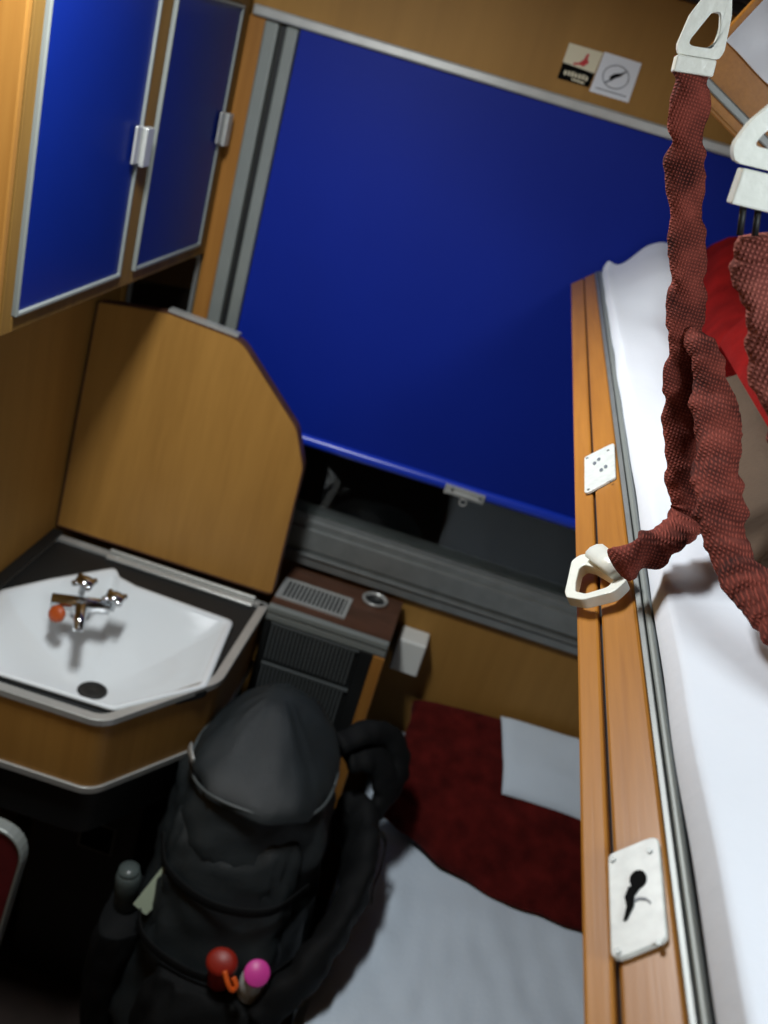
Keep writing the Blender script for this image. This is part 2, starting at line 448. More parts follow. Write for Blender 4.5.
# worktop: dark surround between the metal edge and the bowl
N = 120
oi = inset(outer, .0175)
oo = []
cx, cy = -.47, 1.38
def ray_hit(poly, a):
    d = Vector((math.cos(a), math.sin(a))); best = 1e9; n = len(poly)
    for i in range(n):
        p = Vector(poly[i])-Vector((cx, cy)); e = Vector(poly[(i+1) % n])-Vector(poly[i])
        den = d.x*e.y-d.y*e.x
        if abs(den) < 1e-9: continue
        t = (p.x*e.y-p.y*e.x)/den; s_ = (p.x*d.y-p.y*d.x)/den
        if t > 0 and -1e-6 <= s_ <= 1+1e-6: best = min(best, t)
    return (cx+d.x*best, cy+d.y*best)
ANG = [2*PI*k/240 for k in range(240)]
O2 = [ray_hit(oi, a) for a in ANG]; B2 = [ray_hit(inset(basin_r, -.002), a) for a in ANG]; B3 = [ray_hit(basin_r, a) for a in ANG]
b = bmesh.new(); ring_prism(b, O2, B2, *P(CT-.02, CT-.006)); obj('worktop', b, 'black', wb)
b = bmesh.new(); ring_prism(b, outer, inset(outer, .017), *P(CT-.012, CT)); bevel(obj('edge_trim', b, 'alu', wb), .003)
# basin bowl
dr = (-.474, 1.350)
b = bmesh.new(); rings = []
prof = [(-.004, CT-.004), (.0, CT+.002), (.035, CT+.003), (.075, CT-.002), (.13, CT-.018), (.24, CT-.045), (.40, CT-.070), (.58, CT-.088), (.75, CT-.098), (.88, CT-.103), (.95, CT-.105)]
for t, z in prof:
    r = []
    for p in B3:
        d = Vector((dr[0]-p[0], dr[1]-p[1])); L = d.length
        # the wall of the bowl is steep near the front, gentle towards the tap
        k = sst(.06, .55, t); e_ = -d.normalized(); el = 1/math.sqrt((e_.x/.150)**2+(e_.y/.125)**2)
        L2 = L*(1-k)+min(el*1.15, L*1.6)*k
        q = Vector(dr)+e_*L2*(1-t)
        r.append(b.verts.new((q.x, q.y, z)))
    rings.append(r)
for a, c in zip(rings, rings[1:]):
    for k in range(240): b.faces.new((a[k], a[(k+1) % 240], c[(k+1) % 240], c[k]))
bs = obj('basin', b, 'ceramic', wb, True, recalc=True)
sm = bs.modifiers.new('thick', 'SOLIDIFY'); sm.thickness = .004; sm.offset = -1
b = bmesh.new(); lathe(b, [(.026, -.004), (.026, .001), (.022, .003), (.019, .001), (.010, .0005), (.004, .0015), (.0005, .002)], (dr[0], dr[1], CT-.1025), seg=28)
obj('drain', b, 'darkmetal', bs, True)
# wood apron and its lower trim
ap = inset(outer, .004)
b = bmesh.new(); ring_prism(b, ap, inset(ap, .014), *P(.706, CT-.0125)); obj('apron', b, 'lidwood', wb)
b = bmesh.new(); ring_prism(b, outer, inset(outer, .02), *P(.694, .7055)); bevel(obj('lower_trim', b, 'alu', wb), .003)
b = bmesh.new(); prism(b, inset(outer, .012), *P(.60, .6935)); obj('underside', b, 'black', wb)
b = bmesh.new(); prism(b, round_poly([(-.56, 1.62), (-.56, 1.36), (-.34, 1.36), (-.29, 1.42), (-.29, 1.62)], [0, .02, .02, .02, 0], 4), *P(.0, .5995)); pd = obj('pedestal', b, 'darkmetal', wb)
b = bmesh.new(); O = [(-.455, .375), (-.385, .375), (-.385, .445), (-.455, .445)]
flat(b, O, 1.3597, .001); nt_ = obj('notice', b, 'inkgrey', pd)
b = bmesh.new(); flat(b, inset(O, .005), 1.3585, .0006); flat(b, [(-.445, .39), (-.44, .39), (-.40, .435), (-.405, .435)], 1.3575, .0005); obj('notice_print', b, 'inkblack', nt_)
bevel(obj('upstand', box(bmesh.new(), -.7115, -.690, 1.16, 1.645, CT+.0002, CT+.006), 'black', wb), .002)
# hinge
b = bmesh.new(); box(b, -.585, -.285, 1.612, 1.632, CT-.004, CT+.0015); box(b, -.585, -.285, 1.634, 1.640, CT-.004, CT+.004)
tube(b, [Vector((-.585, 1.633, CT+.005)), Vector((-.285, 1.633, CT+.005))], .0045, 10)
for k in range(7): cyl(b, (-.565+k*.043, 1.622, CT+.0015), (-.565+k*.043, 1.622, CT+.003), .004, 8)
bevel(obj('hinge', b, 'alu', wb), .001, 1)
# lid, standing open against the wall
def lidmap(off):
    def f(p):
        t = (p[1]-.86)/.46
        return Vector((p[0], 1.650+.040*t+off, p[1]))
    return f
lp = round_poly([(-.709, .852), (-.256, .856), (-.262, 1.125), (-.293, 1.195), (-.432, 1.320), (-.575, 1.328), (-.709, 1.308)], [.004, .012, .05, .05, .06, .06, .01], 6)
b = bmesh.new(); prism(b, inset(lp, .003), lidmap(0), lidmap(.018)); ld = obj('lid', b, 'lidwood', wb)
b = bmesh.new(); ring_prism(b, lp, inset(lp, .0032), lidmap(-.001), lidmap(.019)); obj('lid_edging', b, 'darkwood', ld)
b = bmesh.new(); prism(b, [(-.575, 1.3285), (-.44, 1.3215), (-.44, 1.3265), (-.575, 1.3335)], lidmap(-.002), lidmap(.018)); obj('lid_strip', b, 'alu', ld)
# tap
fa = bmesh.new()
tube(fa, [Vector((-.588, 1.392, .862)), Vector((-.495, 1.425, .864))], .0135, 14)
cyl(fa, (-.540, 1.410, .838), (-.540, 1.410, .866), .017, 16, .014)
tube(fa, catmull([(-.540, 1.408, .862), (-.531, 1.385, .870), (-.520, 1.358, .868), (-.514, 1.345, .853)], 14), .0095, 12)
tp = obj('tap', fa, 'chrome', wb, True)
for (hx, hy, hz) in ((-.552, 1.437, .882), (-.492, 1.432, .874)):
    b = bmesh.new(); lathe(b, [(.006, -.018), (.007, .0), (.016, .002), (.018, .008), (.014, .014), (.004, .016)], (hx, hy, hz), (.1, .2, 1), 14)
    for k in range(4):
        a = PI/4+k*PI/2; cyl(b, (hx, hy, hz+.006), (hx+.022*math.cos(a), hy+.022*math.sin(a), hz+.007), .0045, 8, .0055)
    obj('tap_handle', b, 'chrome', tp, True)
b = bmesh.new(); lathe(b, [(.004, 0), (.015, .002), (.015, .008), (.011, .012), (.003, .013)], (-.566, 1.378, .850), (-.15, -.8, .45), 18)
obj('tap_cap', b, 'orangecap', tp, True)['label'] = 'orange round cap on the tap'

# added beige tube in place of the lit patch of wall under the basin
b = bmesh.new(); tube(b, catmull([(-.655, 1.77, .30), (-.65, 1.70, .18), (-.645, 1.58, .19), (-.65, 1.44, .23), (-.66, 1.25, .04), (-.66, 1.22, .0)], 30), .032, 16)
tag(obj('lit_patch_tube', b, 'litpatch', None, True), 'beige tube added for the lit patch of wall under the washbasin', 'pipe')

# ---------------------------------------------------------------- heater cabinet
HT = .86
ht = thing('heater_cabinet', (-.135, 1.69, 0), 'low heater cabinet with grilles, between the washbasin and the lower berth', 'heater')
HX0, HX1, HY0, HY1 = -.252, -.010, 1.604, 1.783
bevel(obj('body', box(bmesh.new(), HX0, HX1, HY0+.006, HY1, 0, HT-.010), 'black', ht), .002)
bevel(obj('top_board', box(bmesh.new(), HX0, HX1, HY0+.012, HY1, HT-.0095, HT), 'darkwood', ht), .001)
b = bmesh.new(); O = [(-.250, 1.642), (-.108, 1.642), (-.108, 1.722), (-.250, 1.722)]
ring_prism(b, O, inset(O, .008), *P(HT+.0002, HT+.004))
box(b, -.243, -.115, 1.649, 1.715, HT+.0002, HT+.0008)
tg = obj('top_grille', b, 'alu', ht)
b = bmesh.new()
for k in range(15):
    x = -.238+k*.0085; box(b, x, x+.0045, 1.650, 1.714, HT+.001, HT+.003)
obj('grille_slats', b, 'black', tg)
b = bmesh.new(); lathe(b, [(.0265, .0), (.027, .005), (.025, .007), (.022, .006), (.021, .001), (.020, -.006), (.0005, -.007)], (-.066, 1.748, HT+.0002), seg=28)
ah = obj('cup_ring', b, 'alu', ht, True)
b = bmesh.new(); lathe(b, [(.0195, 0), (.0195, .0016), (.0005, .002)], (-.066, 1.748, HT+.0002), seg=24); obj('ring_lid', b, 'darkmetal', ah, True)
b = bmesh.new(); box(b, HX0, HX1, HY0-.004, HY0+.011, HT-.012, HT+.003); box(b, HX0, HX1, HY0-.002, HY0+.005, HT-.030, HT-.013)
bevel(obj('front_trim', b, 'greypaint', ht), .003)
b = bmesh.new(); box(b, HX0, HX0+.012, HY0, HY0+.0055, .06, HT-.031); box(b, -.058, -.033, HY0-.001, HY0+.0055, .06, HT-.031); box(b, HX0+.0125, -.0585, HY0+.003, HY0+.0055, .06, HT-.031)
bevel(obj('front_frame', b, 'darkmetal', ht), .001)
b = bmesh.new()
for r0, r1 in ((.745, .822), (.64, .728), (.535, .623), (.43, .518)):
    for k in range(22):
        x = -.236+k*.0078; box(b, x, x+.0036, HY0-.001, HY0+.0028, r0, r1)
    box(b, -.238, -.060, HY0-.002, HY0+.0028, r1+.001, r1+.006)
obj('front_grille', b, 'heatgrille', ht)
bevel(obj('corner_post', box(bmesh.new(), -.032, HX1+.001, HY0-.003, HY0+.0055, 0, HT-.031), 'post', ht), .002)

# white box on the wall beside it
wbx = thing('socket_box', (.035, YW, .70), 'white plastic box on the wall beside the heater cabinet', 'box')
bevel(obj('housing', box(bmesh.new(), .003, .064, YW-.058, YW-.0005, .722, .800), 'whiteplastic', wbx), .004, 3)
bevel(obj('cover', box(bmesh.new(), .005, .062, YW-.0605, YW-.0585, .725, .797), 'whiteplastic', wbx), .001)

# ---------------------------------------------------------------- lower berth
lb = thing('lower_berth', (.43, .4, 0), 'lower berth with wooden front board along the right wall', 'bed')
bevel(obj('front_board', box(bmesh.new(), .040, .060, -.95, 1.795, 0, .385), 'post', lb), .004)
bevel(obj('base', box(bmesh.new(), .061, XR-.001, -.95, 1.795, .02, .34), 'darkwood', lb), .002)
def roundslab(x0, x1, y0, y1, z0, z1, r):
    b = bmesh.new(); box(b, x0, x1, y0, y1, z0, z1); return b
mt = obj('mattress', roundslab(.062, XR-.004, -.94, 1.79, .341, .440, .02), 'maroon', lb); bevel(mt, .02, 3)
# the sheet over it
def lsheet(off):
    def f(u, v):
        y = -.93+v*2.715
        s = u*.86
        w = .010*nz(u*8+2.3*y, y*3.2-u*3, 1)+.006*nz(u*18+y*6, y*9-u*8, 5)+.004*abs(nz(u*14+y*9, y*5, 15))+.005*max(0, nz(u*6+y*2.5, y*2-u*3, 9))**1
        edge = .040+.012*nz(0, y*4, 2)
        if s < .085:
            t = s/.085; x = edge-.006+.004*t; z = .385+.075*t-.02*(1-t)*nz(1, y*5, 7)
            x += .012*sst(.55, 1, t)
            z = z-(.006*sst(.7, 1, t))
            z += w*t
        else:
            t = (s-.085)/.775; x = edge+.010+t*(.805-edge); z = .460+.006*min(1, t*10)+w*min(1, .3+t*6)*(1-.8*sst(1.40, 1.5, y))
        return Vector((x, y, z-off if s >= .085 else z)) if off == 0 else Vector((x+(.003 if s < .085 else 0), y, z-(off if s >= .085 else off*.3)))
    return f
o = slab('bedsheet', lsheet(0), lsheet(.004), 90, 150, 'linen'); tag(o, 'pale wrinkled bedsheet spread on the lower berth', 'sheet')
# pillow under the blanket, propped on the window wall
PB = lambda y: interp(y, [(1.44, .470), (1.47, .480), (1.52, .512), (1.60, .572), (1.68, .615), (1.78, .640)])
def pil(top):
    def f(u, v):
        x = .054+u*.60; y = 1.600+v*.190
        ed = min(u, 1-u)*.6; ev = min(v, 1-v)*.315
        puff = sst(0, .10, ed)*sst(0, .10, ev+.02)
        zt = PB(y)-.020
        return Vector((x+.012*nz(3, y*8), y, (.474+(zt-.474)*(.50+.5*puff)+.004*nz(x*14, y*14)) if top else .4735))
    return f
tag(slab('pillow', pil(1), pil(0), 40, 30, 'linen'), 'white pillow peeping out at the left of the burgundy blanket', 'pillow')
BT = lambda x, y: PB(y)+.030*sst(.05, .5, x)*sst(1.5, 1.78, y)+.004*nz(x*11, y*11, 4)
def blk(top):
    def f(u, v):
        x0 = .080; x = x0+u*.70
        yf = interp(x, [(.07, 1.575), (.13, 1.55), (.22, 1.505), (.36, 1.475), (.52, 1.47), (.8, 1.47)])+.006*nz(x*20, 0, 2)
        y = yf+v*(1.788-yf)
        e = min(1, v*12); x += .008*nz(0, y*16, 6)*(1-u)
        zt = BT(x, y)+.006
        zt = .4755+(zt-.4755)*(.45+.55*math.sqrt(e))
        eu = min(1, u*14); zt -= .012*(1-math.sqrt(eu))
        zb = max(.475, min(zt-.010, BT(x, y)-.012))
        return Vector((x, y, zt if top else zb))
    return f
tag(slab('blanket', blk(1), blk(0), 60, 44, 'blanket'), 'burgundy wool blanket folded over the pillow of the lower berth', 'blanket')
def twl(top):
    def f(u, v):
        x = .262+u*.36+(1-v)*.035-.012*(1-v)*0; y = 1.625+v*.160-.022*u*0
        z = BT(x, y)+.009+.0025*nz(x*18, y*6, 3)+.004*math.sin(u*9+v)*.6
        th = .010*math.sqrt(min(1, min(u*20, v*14, (1-v)*14)+.15))
        return Vector((x, y, z+(th if top else 0)))
    return f
tag(slab('towel', twl(1), twl(0), 36, 24, 'linen'), 'white folded towel lying on the burgundy blanket', 'towel')

# ---------------------------------------------------------------- middle berth with slanting wooden rail
mb = thing('middle_berth', (.45, .5, 1.53), 'middle berth with slanting varnished wooden rail at right of the window', 'bed')
RY0, RY1 = -.60, 1.775
def rp(x, y, h=0):
    """a point of the slanting face of the rail (41 degrees), h above it"""
    z = 1.572+.87*(x-.097); n = Vector((-.6564, 0, .7544))
    return Vector((x, y, z))+n*h
def rail_strip(name, xa, xb, h, mat, par, under=.03):
    """xa, xb = (x at the window end, x at the near end)"""
    b = bmesh.new(); r = []
    for k in range(33):
        t = k/32; y = RY1+(RY0-RY1)*t; m_ = (1.78-y)/1.53
        a = xa[0]+(xa[1]-xa[0])*m_; c = xb[0]+(xb[1]-xb[0])*m_
        r.append([b.verts.new(rp(a, y, h)), b.verts.new(rp(c, y, h)), b.verts.new(rp(c, y, h-under)), b.verts.new(rp(a, y, h-under))])
    for p, q in zip(r, r[1:]):
        for i in range(4): b.faces.new((p[i], p[(i+1) % 4], q[(i+1) % 4], q[i]))
    b.faces.new(r[0]); b.faces.new(r[-1][::-1])
    return bevel(obj(name, b, mat, par), .0018)
rail_strip('rail', (.0970, .1012), (.1145, .1102), 0, 'rail', mb, .018)
rail_strip('rail', (.1158, .1115), (.1297, .1285), .0006, 'rail', mb, .0225)
rail_strip('rail_groove', (.1140, .1098), (.1165, .1120), -.0035, 'black', mb, .012)
rail_strip('edge_strip', (.1300, .1288), (.1345, .1308), .0015, 'aludark', mb, .010)
rail_strip('edge_strip', (.1350, .1312), (.1390, .1338), .0005, 'greypaint', mb, .010)
bevel(obj('base', box(bmesh.new(), .137, XR-.001, RY0, RY1, 1.535, 1.572), 'darkwood', mb), .002)
mm = obj('mattress', box(bmesh.new(), .144, XR-.004, RY0+.01, RY1-.005, 1.573, 1.604), 'maroon', mb); bevel(mm, .006)
def plate(pts, label, kind):
    c = sum((Vector(p) for p in pts), Vector((0, 0)))/4
    poly = round_poly(pts, .0035, 4)
    b = bmesh.new(); prism(b, poly, lambda p: rp(p[0], p[1], .0008), lambda p: rp(p[0], p[1], .0030))
    pl = obj('latch_plate', b, 'plate', mb); bevel(pl, .0006, 2); pl['label'] = label
    if kind == 'key':
        b = bmesh.new()
        prism(b, [(.1197+.0026*math.cos(a), .3100+.0048*math.sin(a)) for a in [2*PI*k/18 for k in range(18)]], lambda p: rp(p[0], p[1], .0031), lambda p: rp(p[0], p[1], .0034))
        path = [(.1188, .307), (.1168, .302), (.1168, .297), (.1150, .2905)]; wd = [.0021, .0015, .0011, .0005]
        for (p, q, wa, wc) in zip(path, path[1:], wd, wd[1:]):
            prism(b, [(p[0]-wa, p[1]), (p[0]+wa, p[1]), (q[0]+wc, q[1]), (q[0]-wc, q[1])], lambda p: rp(p[0], p[1], .0031), lambda p: rp(p[0], p[1], .0035))
        obj('keyhole', b, 'inkblack', pl)
        b = bmesh.new()
        pa = [(.1168, .2985), (.1195, .3000), (.1215, .2990), (.1228, .2965)]
        for (p, q) in zip(pa, pa[1:]): prism(b, [(p[0], p[1]-.0006), (p[0], p[1]+.0006), (q[0], q[1]+.0006), (q[0], q[1]-.0006)], lambda p: rp(p[0], p[1], .0031), lambda p: rp(p[0], p[1], .0034))
        obj('scratch', b, 'inkgrey', pl)
    else:
        b = bmesh.new()
        for (x, y) in ((.1145, .800), (.1175, .806), (.1185, .778), (.1215, .782)):
            prism(b, [(x+.0012*math.cos(a), y+.004*math.sin(a)) for a in [2*PI*k/10 for k in range(10)]], lambda p: rp(p[0], p[1], .0031), lambda p: rp(p[0], p[1], .0034))
        obj('print', b, 'inkgrey', pl)
    for (fx, fy) in ((.14, .07), (.86, .07), (.14, .93), (.86, .93)):
        x = pts[0][0]+(pts[1][0]-pts[0][0])*fx; y = pts[0][1]+(pts[3][1]-pts[0][1])*fy
        b = bmesh.new(); prism(b, [(x+.0009*math.cos(a), y+.0015*math.sin(a)) for a in [2*PI*k/10 for k in range(10)]], lambda p: rp(p[0], p[1], .0030), lambda p: rp(p[0], p[1], .0036))
        obj('screw', b, 'aludark', pl)
plate([(.1102, .273), (.1262, .278), (.1270, .333), (.1108, .328)], 'white latch plate with black keyhole', 'key')
plate([(.1070, .738), (.1268, .751), (.1285, .836), (.1078, .826)], 'white plate with faint print', 'print')

# the sheet of the middle berth, puffed over a pillow at the window end
def mz(x, y):
    hump = sst(1.30, 1.55, y)*sst(.150, .225, x)*.045
    hump += .010*sst(1.70, 1.775, y)*sst(.17, .20, x)
    return 1.622+.006*sst(.14, .2, x)+hump+.0035*nz(x*7+y*2, y*3.3-x*5, 8)*sst(.14, .2, x)+.004*max(0, nz(x*16+y*6, y*6-x*12, 2))*sst(.15, .2, x)
def msheet(off):
    def f(u, v):
        y = RY0+.015+v*(RY1-.004-RY0-.015)
        xe = .1405-.005*(1.78-y)/1.53+.002*nz(0, y*9, 3)
        if u < .08:
            t = u/.08; x = xe+.004*t*t; z = 1.605+.013*t
        else:
            t = (u-.08)/.92; x = xe+.004+t*(.805-xe); z = max(1.618, mz(x, y)-.004*(1-min(1, t*14)))
        tip = .010*math.exp(-((x-.146)/.012)**2)*sst(1.74, 1.77, y)
        return Vector((x+(off*.6 if u < .08 else 0), y, z+tip-off))
    return f
o = slab('bedsheet', msheet(0), msheet(.0035), 130, 170, 'sheet'); tag(o, 'bright white bedsheet on the middle berth, beside the slanting rail', 'sheet')
# crumpled corner of cloth beside the straps
def crum(top):
    def f(u, v):
        x = .168+u*(.030+.010*v)+.004*nz(1, v*5, 4); y = .555+v*.30
        e = sst(0, .35, min(u, 1-u))*sst(0, .3, min(v, 1-v))
        z = mz(x, y)+.002
        return Vector((x, y, z+(.0006+.013*e*(1+.8*nz(x*45+y*12, y*16, 6)) if top else 0)))
    return f
tag(slab('pillowcase', crum(1), crum(0), 34, 60, 'sheet'), 'crumpled white cloth lying beside the red strap on the middle berth', 'cloth')
# grey-brown blanket and the red blanket on top
def bb(top):
    def f(u, v):
        y = .50+v*.52; x0 = interp(y, [(.5, .172), (.59, .178), (.72, .188), (.853, .212), (.98, .222), (1.05, .226)])
        x = x0+u*(.80-x0)
        e = min(1, u*25)*min(1, min(v, 1-v)*18)
        z = mz(x, y)+.018
        return Vector((x, y, z+(.020*math.sqrt(e)+.002*nz(x*12, y*12) if top else 0)))
    return f
tag(slab('blanket', bb(1), bb(0), 30, 40, 'brownblanket'), 'grey-brown folded blanket under the red blanket on the middle berth', 'blanket')
def rb(top):
    def f(u, v):
        y = .66+v*1.02; x0 = interp(y, [(.66, .222), (1.12, .224), (1.3, .238), (1.6, .264), (1.7, .268)])
        x = x0+u*(.80-x0)
        e = min(1, u*16)*min(1, min(v, 1-v)*14)
        z = max(mz(x, y)+.006, 1.670 if y < 1.06 else 0)
        zt = z+.012+.048*math.sqrt(e)+.003*nz(x*10, y*8, 2)
        return Vector((x+(.004*nz(0, y*10) if top else 0), y, zt if top else z))
    return f
tag(slab('blanket', rb(1), rb(0), 40, 60, 'redblanket'), 'deep red folded blanket behind the straps on the middle berth', 'blanket')

# ---------------------------------------------------------------- safety straps
def strand(name, pts, w, t, mat, parent, seed, rough=1., n=220, side=(.95, .16, .27), folds=True, taper=1.):
    P_ = catmull(pts, n)
    b = bmesh.new()
    L = sum((P_[i+1]-P_[i]).length for i in range(n))
    def wid(s):
        return w*(taper+(1-taper)*sst(0, .3, s))*(1+.16*rough*nz(s*L*70, seed, 1)+.07*rough*nz(s*L*140, seed, 2))
    def thi(s):
        return t*(1+.30*rough*nz(s*L*85, seed, 5))
    def sd(s):
        a = .5*rough*nz(s*L*28, seed, 9); v = Vector(side)
        return v+Vector((0, .9, -.2))*a
    tube(b, P_, wid, 20, thi, sd)
    # creases: push the surface in along slanting folds
    if folds:
        for v in b.verts:
            v.co += Vector((1, 1, 1))*0
            q = v.co; k = math.sin((q.z+q.x*.8)*260+3*nz(q.x*60, q.z*60, seed))
            c = min(P_, key=lambda p: (p-q).length_squared)
            v.co = q.lerp(c, .13*rough*max(0, k)+.10*rough*max(0, nz(q.x*150, q.z*150, seed+q.y*150)))
    return obj(name, b, mat, parent, True)

s1 = thing('safety_strap', (.113, .571, 1.586), 'red woven strap with two white hooks, running from rail to ceiling', 'strap', 'berth safety straps')
strand('webbing', [(.1100, .535, 1.6215), (.129, .55, 1.634), (.1452, .58, 1.640), (.1488, .59, 1.6500), (.1377, .60, 1.6684), (.1226, .62, 1.7049), (.1125, .63, 1.7391), (.102, .64, 1.7727), (.0845, .65, 1.816), (.0706, .65, 1.8534), (.0616, .65, 1.882), (.0607, .65, 1.888)],
       .0122, .0075, 'strap', s1, 3.1, 1.5)
strand('webbing_loop', [(.1150, .628, 1.742), (.1222, .615, 1.7393), (.1351, .6, 1.7183), (.1432, .57, 1.6949), (.1494, .54, 1.6720), (.1604, .51, 1.6560), (.1715, .48, 1.6530), (.1815, .45, 1.6530), (.1962, .42, 1.6540), (.24, .36, 1.655)],
       .0150, .0080, 'strap', s1, 8.7, 1.5, side=(.9, .1, .42), taper=.5)

def hook_ring(name, o, u, v, outer, inner, th, mat, parent):
    """flat triangular buckle drawn in its own plane (u, v) about o, with real thickness"""
    o = Vector(o); u = Vector(u).normalized(); v = (Vector(v)-u*Vector(v).dot(u)).normalized(); n = u.cross(v)
    b = bmesh.new(); A = resample(outer, 72); B = resample(inner, 72)
    ring_prism(b, A, B, lambda p: o+u*p[0]+v*p[1]-n*th/2, lambda p: o+u*p[0]+v*p[1]+n*th/2)
    h = obj(name, b, mat, parent); bevel(h, th*.32, 3); smooth_by_angle(h, 50)
    return h, o, u, v, n
def clamp(name, fr, x0, x1, y0, y1, th, mat, parent):
    h, o, u, v, n = fr
    b = bmesh.new(); prism(b, round_poly([(x0, y0), (x1, y0), (x1, y1), (x0, y1)], .0012, 3), lambda p: o+u*p[0]+v*p[1]-n*th/2, lambda p: o+u*p[0]+v*p[1]+n*th/2)
    c = obj(name, b, mat, parent); bevel(c, th*.25, 2); return c
# upper hook of the first strap (origin at the middle of its bottom bar)
U1, V1 = (.98, .05, .12), (.05, .05, 1.)
out1 = round_poly([(-.0125, -.003), (.0115, -.003), (.0130, .002), (.0122, .020), (.0085, .0345), (.0080, .075), (.0005, .075), (-.0010, .036), (-.0105, .018), (-.0138, .002)], .004, 4)
in1 = round_poly([(-.0092, .0020), (.0062, .0020), (.0080, .012), (.0060, .0215), (.0010, .0205)], .003, 4)
rot = max(range(len(in1)), key=lambda i: -in1[i][0]-in1[i][1]); in1 = in1[rot:]+in1[:rot]
rot = max(range(len(out1)), key=lambda i: -out1[i][0]-out1[i][1]); out1 = out1[rot:]+out1[:rot]
h1 = hook_ring('hook', (.0612, .648, 1.8945), U1, V1, out1, in1, .0065, 'whitemetal', s1)
clamp('clamp', h1, -.0130, .0098, -.0125, -.0035, .012, 'whitemetal', s1)
# eye plate that carries it on the ceiling
b = bmesh.new(); tube(b, catmull([(.066, .652, 1.966), (.067, .655, 2.02), (.066, .655, 2.08), (.066, .655, ZC-.001)], 16), .0055, 12); lathe(b, [(.022, -.005), (.022, -.0008), (.001, -.0005)], (.066, .655, ZC), seg=20)
obj('ceiling_anchor', b, 'whitemetal', s1, True)
# lower hook, hung over the slanting rail
HU = Vector((.55, .28, .50)); HV = Vector((.42, -.85, .22))
HU = Vector((.7544, 0, .6564)); HV = Vector((0, 1, 0))
HC = rp(.1130, .572, .0085)
out2 = [(-.0185, -.020), (-.0195, -.012), (-.0150, .030), (-.0090, .036), (.0000, .030), (.0130, .000), (.0205, -.024), (.0120, -.034), (-.0080, -.031)]
in2 = [(-.0125, -.016), (-.0122, -.004), (-.0098, .014), (-.0065, .018), (-.0005, .010), (.0090, -.010), (.0120, -.018), (.0080, -.025), (-.0060, -.024)]
out2 = round_poly(out2, .006, 4); in2 = round_poly(in2, .004, 4)
h2 = hook_ring('hook', HC, HU, HV, out2, in2, .0070, 'whitemetal', s1)
b = bmesh.new()
tube(b, [HC+HU*.0015+HV*.024+Vector((-.0035, 0, .006)), HC+HU*.0165-HV*.018+Vector((-.0035, 0, .006))], .0075, 10, .0045, (.75, .35, .6))
cl2 = obj('clamp', b, 'whitemetal', s1, True)

s2 = thing('safety_strap', (.10, .50, 1.83), 'pale red woven strap under the big white buckle at the right edge', 'strap', 'berth safety straps')
strand('webbing', [(.1040, .498, 1.819), (.1105, .498, 1.8035), (.1240, .488, 1.7796), (.1410, .478, 1.7518), (.1580, .46, 1.7271), (.1750, .44, 1.704), (.20, .42, 1.68), (.235, .40, 1.672), (.30, .36, 1.674)],
       .0140, .0085, 'strap2', s2, 15.2, 1.5)
out3 = round_poly([(-.0150, -.004), (.0240, -.004), (.0250, .006), (.0130, .030), (.0110, .075), (.0030, .075), (.0010, .034), (-.0135, .014), (-.0175, .003)], .005, 4)
in3 = round_poly([(-.0090, .0045), (.0140, .0045), (.0150, .009), (.0070, .0200), (.0010, .0195), (-.0065, .0100)], .003, 4)
rot = max(range(len(in3)), key=lambda i: -in3[i][0]-in3[i][1]); in3 = in3[rot:]+in3[:rot]
rot = max(range(len(out3)), key=lambda i: -out3[i][0]-out3[i][1]); out3 = out3[rot:]+out3[:rot]
h3 = hook_ring('hook', (.0930, .500, 1.8500), (.97, .05, .05), (.05, .05, 1), out3, in3, .008, 'whitemetal', s2)
clamp('clamp', h3, -.0105, .0225, -.0215, -.0055, .012, 'whitemetal', s2)
b = bmesh.new(); o, u, v, n = h3[1:]
for k, px in enumerate((-.0035, .0035, .011)):
    tube(b, [o+u*px-v*.0205, o+u*(px+.003)-v*.034], .0016, 8)
obj('prongs', b, 'black', s2, True)
b = bmesh.new(); tube(b, catmull([(.0990, .503, 1.918), (.100, .505, 1.98), (.100, .505, 2.06), (.100, .505, ZC-.001)], 16), .0065, 12); lathe(b, [(.024, -.005), (.024, -.0008), (.001, -.0005)], (.100, .505, ZC), seg=20)
obj('ceiling_anchor', b, 'whitemetal', s2, True)

# ---------------------------------------------------------------- leaning board with a pale strip, cloth over its top edge
ub = thing('guard_board', (.22, .96, 1.74), 'orange-brown varnished board with a pale strip, leaning behind the white buckles', 'board')
SX, SZ = .903, -.430           # direction down its slope
def bpnt(s_, h, y): return Vector((.0971+SX*s_-SZ*h, y, 1.8987+SZ*s_+SX*h))
def bband(name, h0, h1, y0, y1, mat, par, s0=-.010, s1=.335):
    b = bmesh.new()
    prism(b, [(s0, h0), (s1, h0), (s1, h1), (s0, h1)], lambda p: bpnt(p[0], p[1], y0), lambda p: bpnt(p[0], p[1], y1))
    return bevel(obj(name, b, mat, par), .0015)
bband('board', -.0134, .072, .953, .972, 'rail', ub)
bband('strip', -.004, .0035, .9495, .9528, 'aludark', ub)
bband('edge_moulding', -.0150, -.0110, .950, .9528, 'post', ub)
def drape(d):
    def f(u, v):
        s_ = -.004+u*.32; k = v*2-1
        hem = .031+.004*nz(u*6, 1, 3) if k < 0 else .052
        top = .076
        r = .012+.003*nz(u*9, v*3, 2)+.004*max(0, nz(u*14, v*2, 6))-d
        if abs(k) > .25:
            q = (abs(k)-.25)/.75; h = top-(top-hem)*q; y = .9625+(-1 if k < 0 else 1)*(r+.002)
        else:
            a = k/.25*PI/2; h = top+(r)*math.cos(a)*.6; y = .9625+(r+.002)*math.sin(a)
        return bpnt(s_, h, y)
    return f
tag(slab('cloth', drape(0), drape(.0018), 50, 24, 'sheet'), 'white cloth draped over the top of the leaning board', 'cloth')

